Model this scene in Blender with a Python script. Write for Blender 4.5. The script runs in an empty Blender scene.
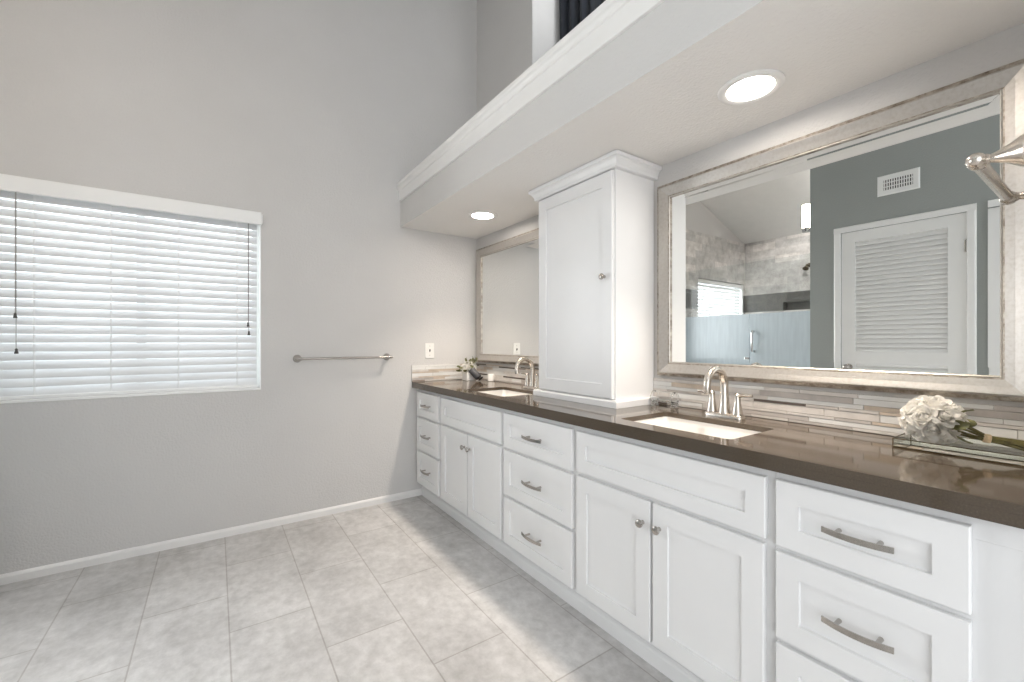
import bpy, bmesh, math, random
from mathutils import Vector, Matrix
random.seed(7)
S = bpy.context.scene
C = S.collection
PI = math.pi

# ------------------------------------------------------------ camera, sky, light, exposure
cd = bpy.data.cameras.new('camera'); cam = bpy.data.objects.new('camera', cd); C.objects.link(cam)
cam.location = (0, 0, 1.211); cam.rotation_euler = (PI/2, 0, -math.radians(34.61))
cd.sensor_width = 36; cd.lens = 429/1024*36; cd.shift_y = 1.25/1024; cd.clip_start = .02
S.camera = cam
S.view_settings.view_transform = 'Standard'; S.view_settings.look = 'None'
S.view_settings.exposure = 0.38; S.view_settings.gamma = 1; S.view_settings.use_curve_mapping = False
w = bpy.data.worlds.new('sky'); S.world = w; w.use_nodes = True
bg = w.node_tree.nodes['Background']; bg.inputs[0].default_value = (.93, .96, 1, 1); bg.inputs[1].default_value = 1.9

def area(name, loc, rot, sx, sy, power, col=(1, 1, 1)):
    l = bpy.data.lights.new(name, 'AREA'); l.shape = 'RECTANGLE'; l.size = sx; l.size_y = sy
    l.energy = power; l.color = col
    o = bpy.data.objects.new(name, l); o.location = loc; o.rotation_euler = rot; C.objects.link(o); return o
D_FAR = 3.217
# added fill lamps, and daylight lamps outside the two windows
area('fill_behind_camera', (-1.6, -4.2, 1.25), (PI/2, 0, -math.radians(24)), 3.6, 2.4, 46, (.95, .985, 1))  # added fill lamp behind the camera, brightens the whole room
area('added_high_fill', (-.80, .5, 3.28), (0, math.radians(-62), 0), .62, 2.0, 12, (.95, .985, 1))  # added fill from high on the left, for the cabinet fronts
area('daylight_window', (-.33, 3.75, 1.7), (-PI/2, 0, 0), 1.3, 1.3, 7, (.97, .985, 1))
wl = area('blind_fill', (-.34, D_FAR-.06, 1.44), (-PI/2, 0, 0), 1.05, .95, 13, (.97, .985, 1)); wl.data.spread = math.radians(140)  # added lamp on the room side of the blind, boosts window light
area('recess_fill', (1.98, 1.95, 3.9), (math.radians(25), 0, 0), .16, .7, 3.6, (.97, .985, 1))  # added lamp inside the recess to brighten its white reveal
area('daylight_shower', (-2.0, 3.75, 1.7), (-PI/2, 0, 0), 1.2, 1.3, 40, (.97, .985, 1))

CAN_POWER = 52.0      # radiance of the recessed lenses
XW, D = 1.85, 3.217   # vanity wall, far wall
def ceil_z(x): return 3.11 + .375*(x + 1.392)

# ------------------------------------------------------------ materials
class NT:
    def __init__(s, name):
        s.m = bpy.data.materials.new(name); s.m.use_nodes = True; s.t = s.m.node_tree
        s.b = s.t.nodes['Principled BSDF']; s.out = s.t.nodes['Material Output']
    def n(s, typ, **kw):
        nd = s.t.nodes.new(typ)
        for k, v in kw.items(): setattr(nd, k, v)
        return nd
    def l(s, a, b): s.t.links.new(a, b)
    def coord(s, scale=(1, 1, 1), loc=(0, 0, 0)):
        tc = s.n('ShaderNodeTexCoord'); mp = s.n('ShaderNodeMapping')
        mp.inputs['Scale'].default_value = scale; mp.inputs['Location'].default_value = loc
        s.l(tc.outputs['Object'], mp.inputs[0]); return mp.outputs[0]
    def noise(s, vec, scale, detail=4, rough=.5):
        n = s.n('ShaderNodeTexNoise'); n.inputs['Scale'].default_value = scale
        n.inputs['Detail'].default_value = detail; n.inputs['Roughness'].default_value = rough
        s.l(vec, n.inputs['Vector']); return n.outputs['Fac']
    def ramp(s, fac, stops):
        r = s.n('ShaderNodeValToRGB'); e = r.color_ramp.elements
        while len(e) < len(stops): e.new(.5)
        for k, (p, c) in enumerate(stops):
            e[k].position = p; e[k].color = (*c, 1)
        s.l(fac, r.inputs[0]); return r.outputs[0]
    def bump(s, h, strength, dist=.002):
        b = s.n('ShaderNodeBump'); b.inputs['Strength'].default_value = strength; b.inputs['Distance'].default_value = dist*1.5
        s.l(h, b.inputs['Height']); s.l(b.outputs[0], s.b.inputs['Normal'])
    def mix(s, fac, a, b, mode='MIX'):
        m = s.n('ShaderNodeMix', data_type='RGBA', blend_type=mode)
        for sock, v in ((m.inputs[0], fac), (m.inputs[6], a), (m.inputs[7], b)):
            if isinstance(v, (int, float)): sock.default_value = v
            elif isinstance(v, tuple): sock.default_value = (*v, 1)
            else: s.l(v, sock)
        return m.outputs[2]

def mat(name, col, rough=.5, metal=0, spec=.5, var=.06, vscale=8, bump=0, bscale=60, coat=0):
    q = NT(name); b = q.b
    b.inputs['Roughness'].default_value = rough; b.inputs['Metallic'].default_value = metal
    b.inputs['Specular IOR Level'].default_value = spec; b.inputs['Coat Weight'].default_value = coat
    v = q.coord(); n = q.noise(v, vscale, 3)
    lo = tuple(c*(1-var) for c in col); hi = tuple(min(1, c*(1+var)) for c in col)
    q.l(q.ramp(n, [(.3, lo), (.7, hi)]), b.inputs['Base Color'])
    if bump: q.bump(q.noise(v, bscale, 3), bump)
    return q.m

M = {}
M['wall'] = mat('greige_wall_paint', (.61, .598, .585), .75, spec=.25, var=.02, vscale=2, bump=.8, bscale=100)
M['greenwall'] = mat('grey_green_wall_paint', (.35, .37, .355), .75, spec=.25, var=.02, vscale=2, bump=.8, bscale=100)
M['soffit'] = mat('soffit_paint', (.80, .785, .765), .8, spec=.2, var=.02, vscale=2, bump=.9, bscale=95)
M['ceil'] = mat('white_ceiling_paint', (.78, .765, .745), .85, spec=.2, var=.02, bump=.3, bscale=110)
M['trim'] = mat('white_trim_paint', (.80, .79, .775), .4, spec=.4, var=.015)
M['cab'] = mat('white_cabinet_lacquer', (.80, .80, .80), .32, spec=.45, var=.012, vscale=5)
M['cabin'] = mat('cabinet_body_lacquer', (.74, .74, .74), .4, spec=.4, var=.012, vscale=5)
M['nickel'] = mat('brushed_nickel', (.47, .445, .415), .27, 1, var=.08, vscale=60)
M['warmnickel'] = mat('satin_nickel_faucet', (.66, .61, .55), .24, 1, var=.06, vscale=40)
M['chrome'] = mat('chrome', (.75, .75, .75), .12, 1, var=.02)
M['porc'] = mat('white_porcelain', (.84, .82, .79), .12, spec=.6, var=.01, coat=.3)
M['blind'] = mat('white_blind', (.86, .86, .85), .45, var=.01)
M['vinyl'] = mat('white_vinyl', (.88, .88, .87), .4, var=.01)
M['plate'] = mat('white_plate_plastic', (.83, .82, .79), .35, var=.01)
M['dark'] = mat('dark_void', (.03, .03, .03), .7)
M['cord'] = mat('grey_cord', (.36, .35, .33), .7)
M['tassel'] = mat('dark_tassel', (.07, .065, .06), .5)
M['grey'] = mat('charcoal_ceramic', (.055, .055, .06), .55, var=.25, vscale=200, bump=.4, bscale=300)
M['black'] = mat('black_mouth', (.008, .008, .008), .6)
M['leaf'] = mat('olive_leaf', (.17, .17, .07), .5, var=.35, vscale=60)
M['stem'] = mat('olive_stem', (.115, .10, .03), .5, var=.35, vscale=50)
M['ribbon'] = mat('cream_raffia', (.72, .56, .36), .6, var=.15, vscale=200)
M['gold'] = mat('dark_brass_edge', (.12, .09, .05), .35, .8, var=.2, vscale=60)
M['doorw'] = mat('white_door_paint', (.88, .88, .865), .4, var=.012)
M['curtain'] = None

def m_curtain():
    q = NT('navy_curtain_cloth'); v = q.coord((1, 60, .4)); n = q.noise(v, 1, 2)
    q.l(q.ramp(n, [(.4, (.003, .005, .009)), (.75, (.011, .016, .028))]), q.b.inputs['Base Color'])
    q.b.inputs['Roughness'].default_value = .8; M['curtain'] = q.m
m_curtain()

def m_counter():
    q = NT('dark_quartz'); v = q.coord(); n = q.noise(v, 260, 2)
    q.l(q.ramp(n, [(.35, (.072, .054, .038)), (.68, (.090, .068, .048)), (.80, (.12, .10, .08))]), q.b.inputs['Base Color'])
    q.b.inputs['Roughness'].default_value = .08; q.b.inputs['Specular IOR Level'].default_value = .6
    M['counter'] = q.m
m_counter()

def m_floor():
    q = NT('grey_stone_floor_tile')
    tc = q.n('ShaderNodeTexCoord'); sx = q.n('ShaderNodeSeparateXYZ'); q.l(tc.outputs['Object'], sx.inputs[0])
    W, H = .645, .3137
    au = q.n('ShaderNodeMath', operation='ADD'); au.inputs[1].default_value = -2.14 + W/2 + 20*W; q.l(sx.outputs[1], au.inputs[0])
    av = q.n('ShaderNodeMath', operation='ADD'); av.inputs[1].default_value = -.046 + 20*H; q.l(sx.outputs[0], av.inputs[0])
    cb = q.n('ShaderNodeCombineXYZ'); q.l(au.outputs[0], cb.inputs[0]); q.l(av.outputs[0], cb.inputs[1])
    br = q.n('ShaderNodeTexBrick'); br.offset = .5; br.offset_frequency = 2
    br.inputs['Scale'].default_value = 1; br.inputs['Brick Width'].default_value = W; br.inputs['Row Height'].default_value = H
    br.inputs['Mortar Size'].default_value = .003; br.inputs['Mortar Smooth'].default_value = .1
    br.inputs['Color1'].default_value = (.965, .965, .965, 1); br.inputs['Color2'].default_value = (1.03, 1.03, 1.03, 1)
    br.inputs['Mortar'].default_value = (.74, .72, .70, 1)
    q.l(cb.outputs[0], br.inputs['Vector'])
    v = q.coord((1, .8, 1)); n1 = q.noise(v, 3.2, 9, .68); n2 = q.noise(v, 22, 6, .65)
    c1 = q.ramp(n1, [(.32, (.47, .46, .45)), (.5, (.59, .58, .57)), (.68, (.68, .67, .66))])
    c2 = q.ramp(n2, [(.3, (.80, .795, .79)), (.65, (1.05, 1.05, 1.05))])
    c = q.mix(1.0, c1, c2, 'MULTIPLY'); c = q.mix(1.0, c, br.outputs['Color'], 'MULTIPLY')
    q.l(c, q.b.inputs['Base Color']); q.b.inputs['Roughness'].default_value = .42; q.b.inputs['Specular IOR Level'].default_value = .35
    inv = q.n('ShaderNodeMath', operation='SUBTRACT'); inv.inputs[0].default_value = 1; q.l(br.outputs['Fac'], inv.inputs[1])
    q.bump(inv.outputs[0], .5, .002)
    M['floor'] = q.m
m_floor()

def m_stone(name, axis, c_lo, c_hi, bw=.30, bh=.10):
    q = NT(name); tc = q.n('ShaderNodeTexCoord'); sx = q.n('ShaderNodeSeparateXYZ'); q.l(tc.outputs['Object'], sx.inputs[0])
    cb = q.n('ShaderNodeCombineXYZ'); ad = q.n('ShaderNodeMath', operation='ADD'); ad.inputs[1].default_value = 20
    q.l(sx.outputs[axis], ad.inputs[0]); q.l(ad.outputs[0], cb.inputs[0]); q.l(sx.outputs[2], cb.inputs[1])
    br = q.n('ShaderNodeTexBrick'); br.inputs['Scale'].default_value = 1; br.inputs['Brick Width'].default_value = bw
    br.inputs['Row Height'].default_value = bh; br.inputs['Mortar Size'].default_value = .002; br.inputs['Bias'].default_value = -.25
    br.inputs['Color1'].default_value = (.82, .82, .82, 1); br.inputs['Color2'].default_value = (1.25, 1.22, 1.2, 1)
    br.inputs['Mortar'].default_value = (.95, .93, .9, 1)
    q.l(cb.outputs[0], br.inputs['Vector'])
    n = q.noise(q.coord(), 9, 9, .7)
    c = q.mix(1.0, q.ramp(n, [(.33, c_lo), (.66, c_hi)]), br.outputs['Color'], 'MULTIPLY')
    q.l(c, q.b.inputs['Base Color']); q.b.inputs['Roughness'].default_value = .35
    return q.m
M['stoneX'] = m_stone('travertine_tile_far', 0, (.46, .44, .42), (.76, .74, .72))
M['stoneY'] = m_stone('travertine_tile_side', 1, (.46, .44, .42), (.76, .74, .72))
M['bandX'] = m_stone('dark_accent_tile_far', 0, (.10, .10, .095), (.17, .165, .155), .3, .22)
M['bandY'] = m_stone('dark_accent_tile_side', 1, (.10, .10, .095), (.17, .165, .155), .3, .22)

def m_frame():
    q = NT('silver_leaf_frame'); v = q.coord((1, 1, 1)); n = q.noise(v, 90, 5, .6); n2 = q.noise(v, 4, 4)
    c = q.ramp(n, [(.28, (.44, .41, .375)), (.42, (.49, .465, .435)), (.6, (.53, .51, .485))])
    q.l(q.mix(q.ramp(n2, [(.35, (0, 0, 0)), (.7, (.35, .35, .35))]), c, (.60, .55, .49)), q.b.inputs['Base Color'])
    q.b.inputs['Metallic'].default_value = .85; q.b.inputs['Roughness'].default_value = .40
    q.bump(n, .15, .001); M['frame'] = q.m
    q = NT('aged_frame_edge'); v = q.coord(); n = q.noise(v, 34, 8, .7)
    q.l(q.ramp(n, [(.35, (.20, .165, .13)), (.6, (.50, .455, .40))]), q.b.inputs['Base Color'])
    q.b.inputs['Metallic'].default_value = .7; q.b.inputs['Roughness'].default_value = .4; M['frameedge'] = q.m
m_frame()

def m_mirror():
    q = NT('mirror_silver'); v = q.coord(); n = q.noise(v, 1, 1)
    q.l(q.ramp(n, [(0, (.86, .875, .865)), (1, (.88, .89, .88))]), q.b.inputs['Base Color'])
    q.b.inputs['Metallic'].default_value = 1; q.b.inputs['Roughness'].default_value = 0; M['mirror'] = q.m
m_mirror()

def thin_glass(name, tint, rough=.0):
    q = NT(name); q.t.nodes.remove(q.b)
    tr = q.n('ShaderNodeBsdfTransparent'); tr.inputs[0].default_value = (*tint, 1)
    gl = q.n('ShaderNodeBsdfGlossy'); gl.inputs['Roughness'].default_value = rough
    lw = q.n('ShaderNodeLayerWeight'); lw.inputs[0].default_value = .5
    pw = q.n('ShaderNodeMath', operation='POWER'); pw.inputs[1].default_value = 5; q.l(lw.outputs['Facing'], pw.inputs[0])
    fr = q.n('ShaderNodeMath', operation='MULTIPLY_ADD'); fr.inputs[1].default_value = .7; fr.inputs[2].default_value = .035; q.l(pw.outputs[0], fr.inputs[0])
    mx = q.n('ShaderNodeMixShader'); q.l(fr.outputs[0], mx.inputs[0]); q.l(tr.outputs[0], mx.inputs[1]); q.l(gl.outputs[0], mx.inputs[2])
    q.l(mx.outputs[0], q.out.inputs[0]); return q.m
M['pane'] = thin_glass('window_pane_glass', (.95, .97, .97))
M['clear'] = thin_glass('clear_shower_glass', (.95, .965, .965))
M['tray_glass'] = thin_glass('tray_side_glass', (.96, .975, .965))
def m_frost():
    q = NT('frosted_shower_glass'); q.t.nodes.remove(q.b)
    v = q.coord((30, 30, 3)); n = q.noise(v, 1.2, 3)
    col = q.ramp(n, [(.3, (.64, .70, .735)), (.7, (.71, .775, .81))])
    d = q.n('ShaderNodeBsdfDiffuse'); q.l(col, d.inputs[0])
    t = q.n('ShaderNodeBsdfTranslucent'); q.l(col, t.inputs[0])
    g = q.n('ShaderNodeBsdfGlossy'); g.inputs['Roughness'].default_value = .25
    a = q.n('ShaderNodeMixShader'); a.inputs[0].default_value = .5; q.l(d.outputs[0], a.inputs[1]); q.l(t.outputs[0], a.inputs[2])
    b = q.n('ShaderNodeMixShader'); b.inputs[0].default_value = .05; q.l(a.outputs[0], b.inputs[1]); q.l(g.outputs[0], b.inputs[2])
    q.l(b.outputs[0], q.out.inputs[0]); M['frost'] = q.m
m_frost()
def m_slat():
    q = NT('white_slat'); q.t.nodes.remove(q.b)
    n = q.noise(q.coord(), 3, 2); col = q.ramp(n, [(.3, (.79, .795, .80)), (.7, (.82, .825, .83))])
    d = q.n('ShaderNodeBsdfDiffuse'); q.l(col, d.inputs[0])
    t = q.n('ShaderNodeBsdfTranslucent'); q.l(col, t.inputs[0])
    a = q.n('ShaderNodeMixShader'); a.inputs[0].default_value = .16; q.l(d.outputs[0], a.inputs[1]); q.l(t.outputs[0], a.inputs[2])
    q.l(a.outputs[0], q.out.inputs[0]); M['slat'] = q.m
m_slat()
def m_petal():
    q = NT('white_petals'); q.t.nodes.remove(q.b)
    n = q.noise(q.coord(), 40, 3); col = q.ramp(n, [(.3, (.90, .88, .83)), (.7, (.94, .93, .90))])
    d = q.n('ShaderNodeBsdfDiffuse'); q.l(col, d.inputs[0])
    t = q.n('ShaderNodeBsdfTranslucent'); q.l(col, t.inputs[0])
    a = q.n('ShaderNodeMixShader'); a.inputs[0].default_value = .4; q.l(d.outputs[0], a.inputs[1]); q.l(t.outputs[0], a.inputs[2])
    q.l(a.outputs[0], q.out.inputs[0]); M['petal'] = q.m
m_petal()
def m_glass():
    q = NT('clear_glass'); n = q.noise(q.coord(), 4, 1)
    q.l(q.ramp(n, [(0, (.95, .96, .95)), (1, (.98, .98, .97))]), q.b.inputs['Base Color'])
    q.b.inputs['Transmission Weight'].default_value = 1; q.b.inputs['Roughness'].default_value = .02; M['glass'] = q.m
m_glass()
def emit(name, col, st):
    q = NT(name); q.t.nodes.remove(q.b); e = q.n('ShaderNodeEmission'); e.inputs[0].default_value = (*col, 1); e.inputs[1].default_value = st
    q.l(e.outputs[0], q.out.inputs[0]); return q.m
M['can'] = emit('recessed_lens_glow', (1, .91, .82), CAN_POWER)
M['lamp'] = emit('sconce_glow', (1, .86, .70), 34)
TILES = [mat('strip_white_glass', (.78, .77, .745), .12, spec=.6, var=.03), mat('strip_pale_stone', (.66, .62, .58), .35, var=.08, vscale=20),
         mat('strip_grey_stone', (.50, .46, .43), .35, var=.10, vscale=20), mat('strip_beige', (.60, .51, .42), .3, var=.1, vscale=20),
         mat('strip_dark_glass', (.13, .105, .09), .12, spec=.6, var=.15), mat('strip_taupe', (.36, .30, .26), .25, var=.1)]
M['grout'] = mat('pale_grout', (.60, .57, .53), .8)

# ------------------------------------------------------------ mesh helpers
def wloc(o):
    v = Vector((0, 0, 0))
    while o: v += o.location; o = o.parent
    return v
def obj(name, bm, m, parent=None, smooth=False, loc=None):
    off = wloc(parent) if parent else Vector((0, 0, 0))
    if loc is not None: off = off + Vector(loc) if parent else Vector(loc)
    if off.length: bmesh.ops.translate(bm, verts=bm.verts, vec=-off)
    bmesh.ops.recalc_face_normals(bm, faces=bm.faces)
    me = bpy.data.meshes.new(name); bm.to_mesh(me); bm.free()
    for x in (m if isinstance(m, (list, tuple)) else [m]): me.materials.append(x)
    if smooth:
        me.shade_smooth()
        try: me.set_sharp_from_angle(angle=math.radians(38))
        except Exception: pass
    o = bpy.data.objects.new(name, me); C.objects.link(o)
    if parent: o.parent = parent
    elif loc is not None: o.location = loc
    return o
def thing(name, label, cat, loc=(0, 0, 0), group=None):
    o = bpy.data.objects.new(name, None); o.empty_display_size = .05; C.objects.link(o); o.location = loc
    return tag(o, label, cat, group)
def tag(o, label, cat, group=None):
    o['label'] = label; o['category'] = cat
    if group: o['group'] = group
    return o
def struct(o, label=None, cat=None):
    o['kind'] = 'structure'
    if label: o['label'] = label; o['category'] = cat
    return o
def B(): return bmesh.new()
def box(bm, x0, x1, y0, y1, z0, z1, bev=0, mi=0):
    t = bmesh.new()
    bmesh.ops.create_cube(t, size=1)
    bmesh.ops.scale(t, vec=(abs(x1-x0), abs(y1-y0), abs(z1-z0)), verts=t.verts)
    bmesh.ops.translate(t, vec=((x0+x1)/2, (y0+y1)/2, (z0+z1)/2), verts=t.verts)
    if bev: bmesh.ops.bevel(t, geom=t.edges, offset=bev, segments=2, affect='EDGES', profile=.5)
    join(bm, t, mi); return bm
def join(bm, t, mi=None):
    mp = {v: bm.verts.new(v.co) for v in t.verts}
    for f in t.faces:
        try:
            g = bm.faces.new([mp[v] for v in f.verts]); g.smooth = f.smooth
            g.material_index = f.material_index if mi is None else mi
        except ValueError: pass
    t.free()
def loft(bm, rings, close=True, cap0=True, cap1=True, mi=0):
    vs = [[bm.verts.new(p) for p in r] for r in rings]
    n = len(vs[0])
    for a, b in zip(vs, vs[1:]):
        for i in range(n if close else n-1):
            j = (i+1) % n
            f = bm.faces.new((a[i], a[j], b[j], b[i])); f.material_index = mi
    if cap0: bm.faces.new(vs[0][::-1]).material_index = mi
    if cap1: bm.faces.new(vs[-1]).material_index = mi
    return vs
def lathe(bm, base, axis, prof, seg=24, mi=0, cap0=True, cap1=True):
    """prof: (distance along axis, radius)"""
    a = Vector(axis).normalized(); u = a.orthogonal().normalized(); v = a.cross(u); base = Vector(base)
    rings = [[base + a*h + (u*math.cos(2*PI*k/seg) + v*math.sin(2*PI*k/seg))*max(r, 1e-5) for k in range(seg)] for h, r in prof]
    loft(bm, rings, True, cap0, cap1, mi)
def tube(bm, pts, rad, seg=12, mi=0, closed=False, up=None):
    pts = [Vector(p) for p in pts]; n = len(pts)
    if not isinstance(rad, (list, tuple)): rad = [rad]*n
    rings = []; prev = None
    for i, p in enumerate(pts):
        if closed: t = (pts[(i+1) % n]-pts[i-1]).normalized()
        else: t = (pts[min(i+1, n-1)]-pts[max(i-1, 0)]).normalized()
        if prev is None: u = t.orthogonal().normalized()
        else: u = (prev - t*prev.dot(t)).normalized()
        prev = u; v = t.cross(u)
        rings.append([p + (u*math.cos(2*PI*k/seg)+v*math.sin(2*PI*k/seg))*rad[i] for k in range(seg)])
    if closed: rings.append(rings[0]); loft(bm, rings, True, False, False, mi); bmesh.ops.remove_doubles(bm, verts=bm.verts, dist=1e-6)
    else: loft(bm, rings, True, True, True, mi)
def sphere(bm, c, r, sx=1, sy=1, sz=1, sub=2, mi=0):
    t = bmesh.new(); bmesh.ops.create_icosphere(t, subdivisions=sub, radius=r)
    bmesh.ops.scale(t, vec=(sx, sy, sz), verts=t.verts); bmesh.ops.translate(t, vec=c, verts=t.verts)
    join(bm, t, mi)
def plate(bm, outer, holes, fn, vec, mi=0):
    """flat polygon with holes, given thickness vec"""
    t = bmesh.new(); es = []
    for lp in [outer]+holes:
        vs = [t.verts.new(fn(*p)) for p in lp]
        for i in range(len(vs)): es.append(t.edges.new((vs[i], vs[(i+1) % len(vs)])))
    bmesh.ops.triangle_fill(t, use_beauty=True, use_dissolve=False, edges=es)
    r = bmesh.ops.extrude_face_region(t, geom=t.faces[:])
    bmesh.ops.translate(t, verts=[g for g in r['geom'] if isinstance(g, bmesh.types.BMVert)], vec=vec)
    bmesh.ops.recalc_face_normals(t, faces=t.faces); join(bm, t, mi)
def rect(a0, a1, b0, b1): return [(a0, b0), (a1, b0), (a1, b1), (a0, b1)]
def rrect(a0, a1, b0, b1, r, n=5):
    out = []
    for cx, cy, s in ((a1-r, b0+r, -90), (a1-r, b1-r, 0), (a0+r, b1-r, 90), (a0+r, b0+r, 180)):
        for k in range(n+1):
            t = math.radians(s+90*k/n); out.append((cx+r*math.cos(t), cy+r*math.sin(t)))
    return out
def ringframe(bm, a0, a1, b0, b1, prof, fn, mis=None):
    """mitred rectangular frame: prof = [(outward offset, protrusion)], fn(a,b,p) -> point"""
    loops = []
    for o, p in prof:
        loops.append([bm.verts.new(fn(a, b, p)) for a, b in rect(a0-o, a1+o, b0-o, b1+o)])
    for k, (l0, l1) in enumerate(zip(loops, loops[1:])):
        for i in range(4):
            f = bm.faces.new((l0[i], l0[(i+1) % 4], l1[(i+1) % 4], l1[i])); f.material_index = mis[k] if mis else 0
def extrude_y(bm, prof, y0, y1, mi=0):
    loft(bm, [[(x, y0, z) for x, z in prof], [(x, y1, z) for x, z in prof]], True, True, True, mi)

# ------------------------------------------------------------ the shell
WX0, WX1, WZ0, WZ1 = -.965, .241, .905, 2.045       # vanity-room window
VX0, VX1 = -2.595, -1.458                            # shower window
SL = -2.646                                          # shower side wall
LW = -.5                                             # wall with the louvred door
LE = 1.572                                           # where that wall ends
b = B(); box(b, SL-.15, XW+.6, -2.65, D+.15, -.12, 0); struct(obj('floor', b, M['floor']), 'pale grey stone-look tile floor in staggered long tiles', 'floor')
b = B(); loft(b, [[(x, y, ceil_z(x)+dz) for x, dz in ((SL-.15, 0), (XW+.6, 0), (XW+.6, .1), (SL-.15, .1))] for y in (-2.65, D+.15)])
struct(obj('ceiling', b, M['ceil']), 'white sloping ceiling rising towards the vanity wall', 'ceiling')
b = B(); plate(b, [(SL, 0), (XW, 0), (XW, ceil_z(XW)), (SL, ceil_z(SL))], [rect(WX0, WX1, WZ0, WZ1), rect(VX0, VX1, WZ0, WZ1)], lambda x, z: (x, D, z), (0, .15, 0))
struct(obj('wall_far', b, M['wall']), 'greige far wall with the blind-covered window and the long towel bar', 'wall')
# vanity wall with the high curtained recess
RY0, RY1, RZ0, RZ1 = 1.0, 2.43, 2.46, 3.95
b = B(); plate(b, [(-.0, 0), (D+.15, 0), (D+.15, ceil_z(XW)), (0, ceil_z(XW))], [rect(RY0, RY1, RZ0, RZ1)], lambda y, z: (XW, y, z), (.12, 0, 0))
struct(obj('wall_right', b, M['wall']), 'greige vanity wall behind the mirrors and above the soffit', 'wall')
b = B()
for y0, y1, z0, z1 in ((RY1, RY1+.05, RZ0-.05, RZ1+.05), (RY0-.05, RY0, RZ0-.05, RZ1+.05), (RY0, RY1, RZ0-.05, RZ0), (RY0, RY1, RZ1, RZ1+.05)):
    box(b, XW+.121, XW+.40, y0, y1, z0, z1)
box(b, XW+.40, XW+.45, RY0-.05, RY1+.05, RZ0-.05, RZ1+.05)
# white reveal lining inside the wall thickness
box(b, XW+.001, XW+.121, RY1-.004, RY1-.0005, RZ0, RZ1); 
struct(obj('window_3', b, M['trim']), 'white recess of the high opening above the soffit', 'window')
# near end wall (stub with a towel bar)
NW = .112
b = B(); box(b, 1.30, XW, -2.5, NW, 0, ceil_z(1.30)); struct(obj('wall_near', b, M['wall']), 'short end wall the vanity stops against at the right', 'wall')
# wall with the louvred door
DY0, DY1, DZ1 = .640, 1.352, 2.095
b = B(); plate(b, [(-.62, 0), (LE, 0), (LE, ceil_z(LW-.12)), (-.62, ceil_z(LW-.12))], [rect(DY0, DY1, .001, DZ1), rect(-.22, .495, .001, DZ1), rect(-.5, 1.5, 2.90, 3.36)], lambda y, z: (LW-.12, y, z), (.12, 0, 0))
struct(obj('wall_left', b, M['greenwall']), 'grey wall seen in the large mirror with a louvred door and air vent', 'wall')
# shower alcove
b = B(); plate(b, [(SL, 0), (LW-.121, 0), (LW-.121, ceil_z(LW-.12)), (SL, ceil_z(SL))], [], lambda x, z: (x, 1.34, z), (0, .1, 0))
struct(obj('wall_shower', b, M['wall']), 'plain side wall closing the shower alcove', 'wall')
b = B(); box(b, SL-.15, SL, 1.34, D, 0, 1.64); box(b, SL-.15, SL, 1.34, D, 1.755, 1.885, mi=1); box(b, SL-.15, SL, 1.34, D, 1.885, ceil_z(SL))
box(b, SL-.15, SL, 2.70, D, 1.64, 1.755, mi=1); box(b, SL-.15, SL, 1.34, 1.75, 1.64, 1.755, mi=1); box(b, SL-.15, SL-.10, 1.75, 2.70, 1.64, 1.755, mi=1)
struct(obj('wall_shower_tiled', b, [M['stoneY'], M['bandY']]), 'mottled stone-tiled shower wall with a dark accent band and niche', 'wall')
b = B()
TT = 2.64
for x0, x1, z0, z1, mi in ((SL, -1.06, 0, WZ0, 0), (SL, VX0, WZ0, 1.64, 0), (VX1, -1.06, WZ0, 1.64, 0), (SL, VX0, 1.64, 1.885, 1), (VX1, -1.06, 1.64, 1.885, 1),
                           (SL, VX0, 1.885, WZ1, 0), (VX1, -1.06, 1.885, WZ1, 0), (SL, -1.06, WZ1, TT, 0)):
    box(b, x0, x1, D-.012, D-.0005, z0, z1, mi=mi)
struct(obj('trim_1', b, [M['stoneX'], M['bandX']]), 'mottled stone tile around the shower window', 'wall tile')

# soffit over the vanity and its moulding
b = B(); box(b, 1.172, XW, NW, D, 2.10, 2.40)
for f in b.faces:
    if abs(f.calc_center_median().x-1.172) < .001: f.material_index = 1
struct(obj('soffit', b, [M['soffit'], M['wall']]), 'dropped textured soffit with recessed lights over the vanity', 'soffit')
b = B(); extrude_y(b, [(1.172, 2.294), (1.162, 2.296), (1.160, 2.302), (1.160, 2.372), (1.154, 2.376), (1.152, 2.384), (1.146, 2.392), (1.138, 2.398), (1.136, 2.404), (1.136, 2.422), (1.30, 2.424), (1.30, 2.4005), (1.1715, 2.4005)], NW, D)
struct(obj('trim_2', b, M['trim']), 'white moulding along the upper edge of the soffit', 'moulding')
b = B()
loft(b, [[(x, D-dy, z) for dy, z in ((0, 0), (.013, 0), (.013, .036), (.009, .044), (.004, .050), (0, .050))] for x in (-1.0, 1.355)])
struct(obj('baseboard_far', b, M['trim']), 'low white baseboard along the far wall', 'baseboard')

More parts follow.
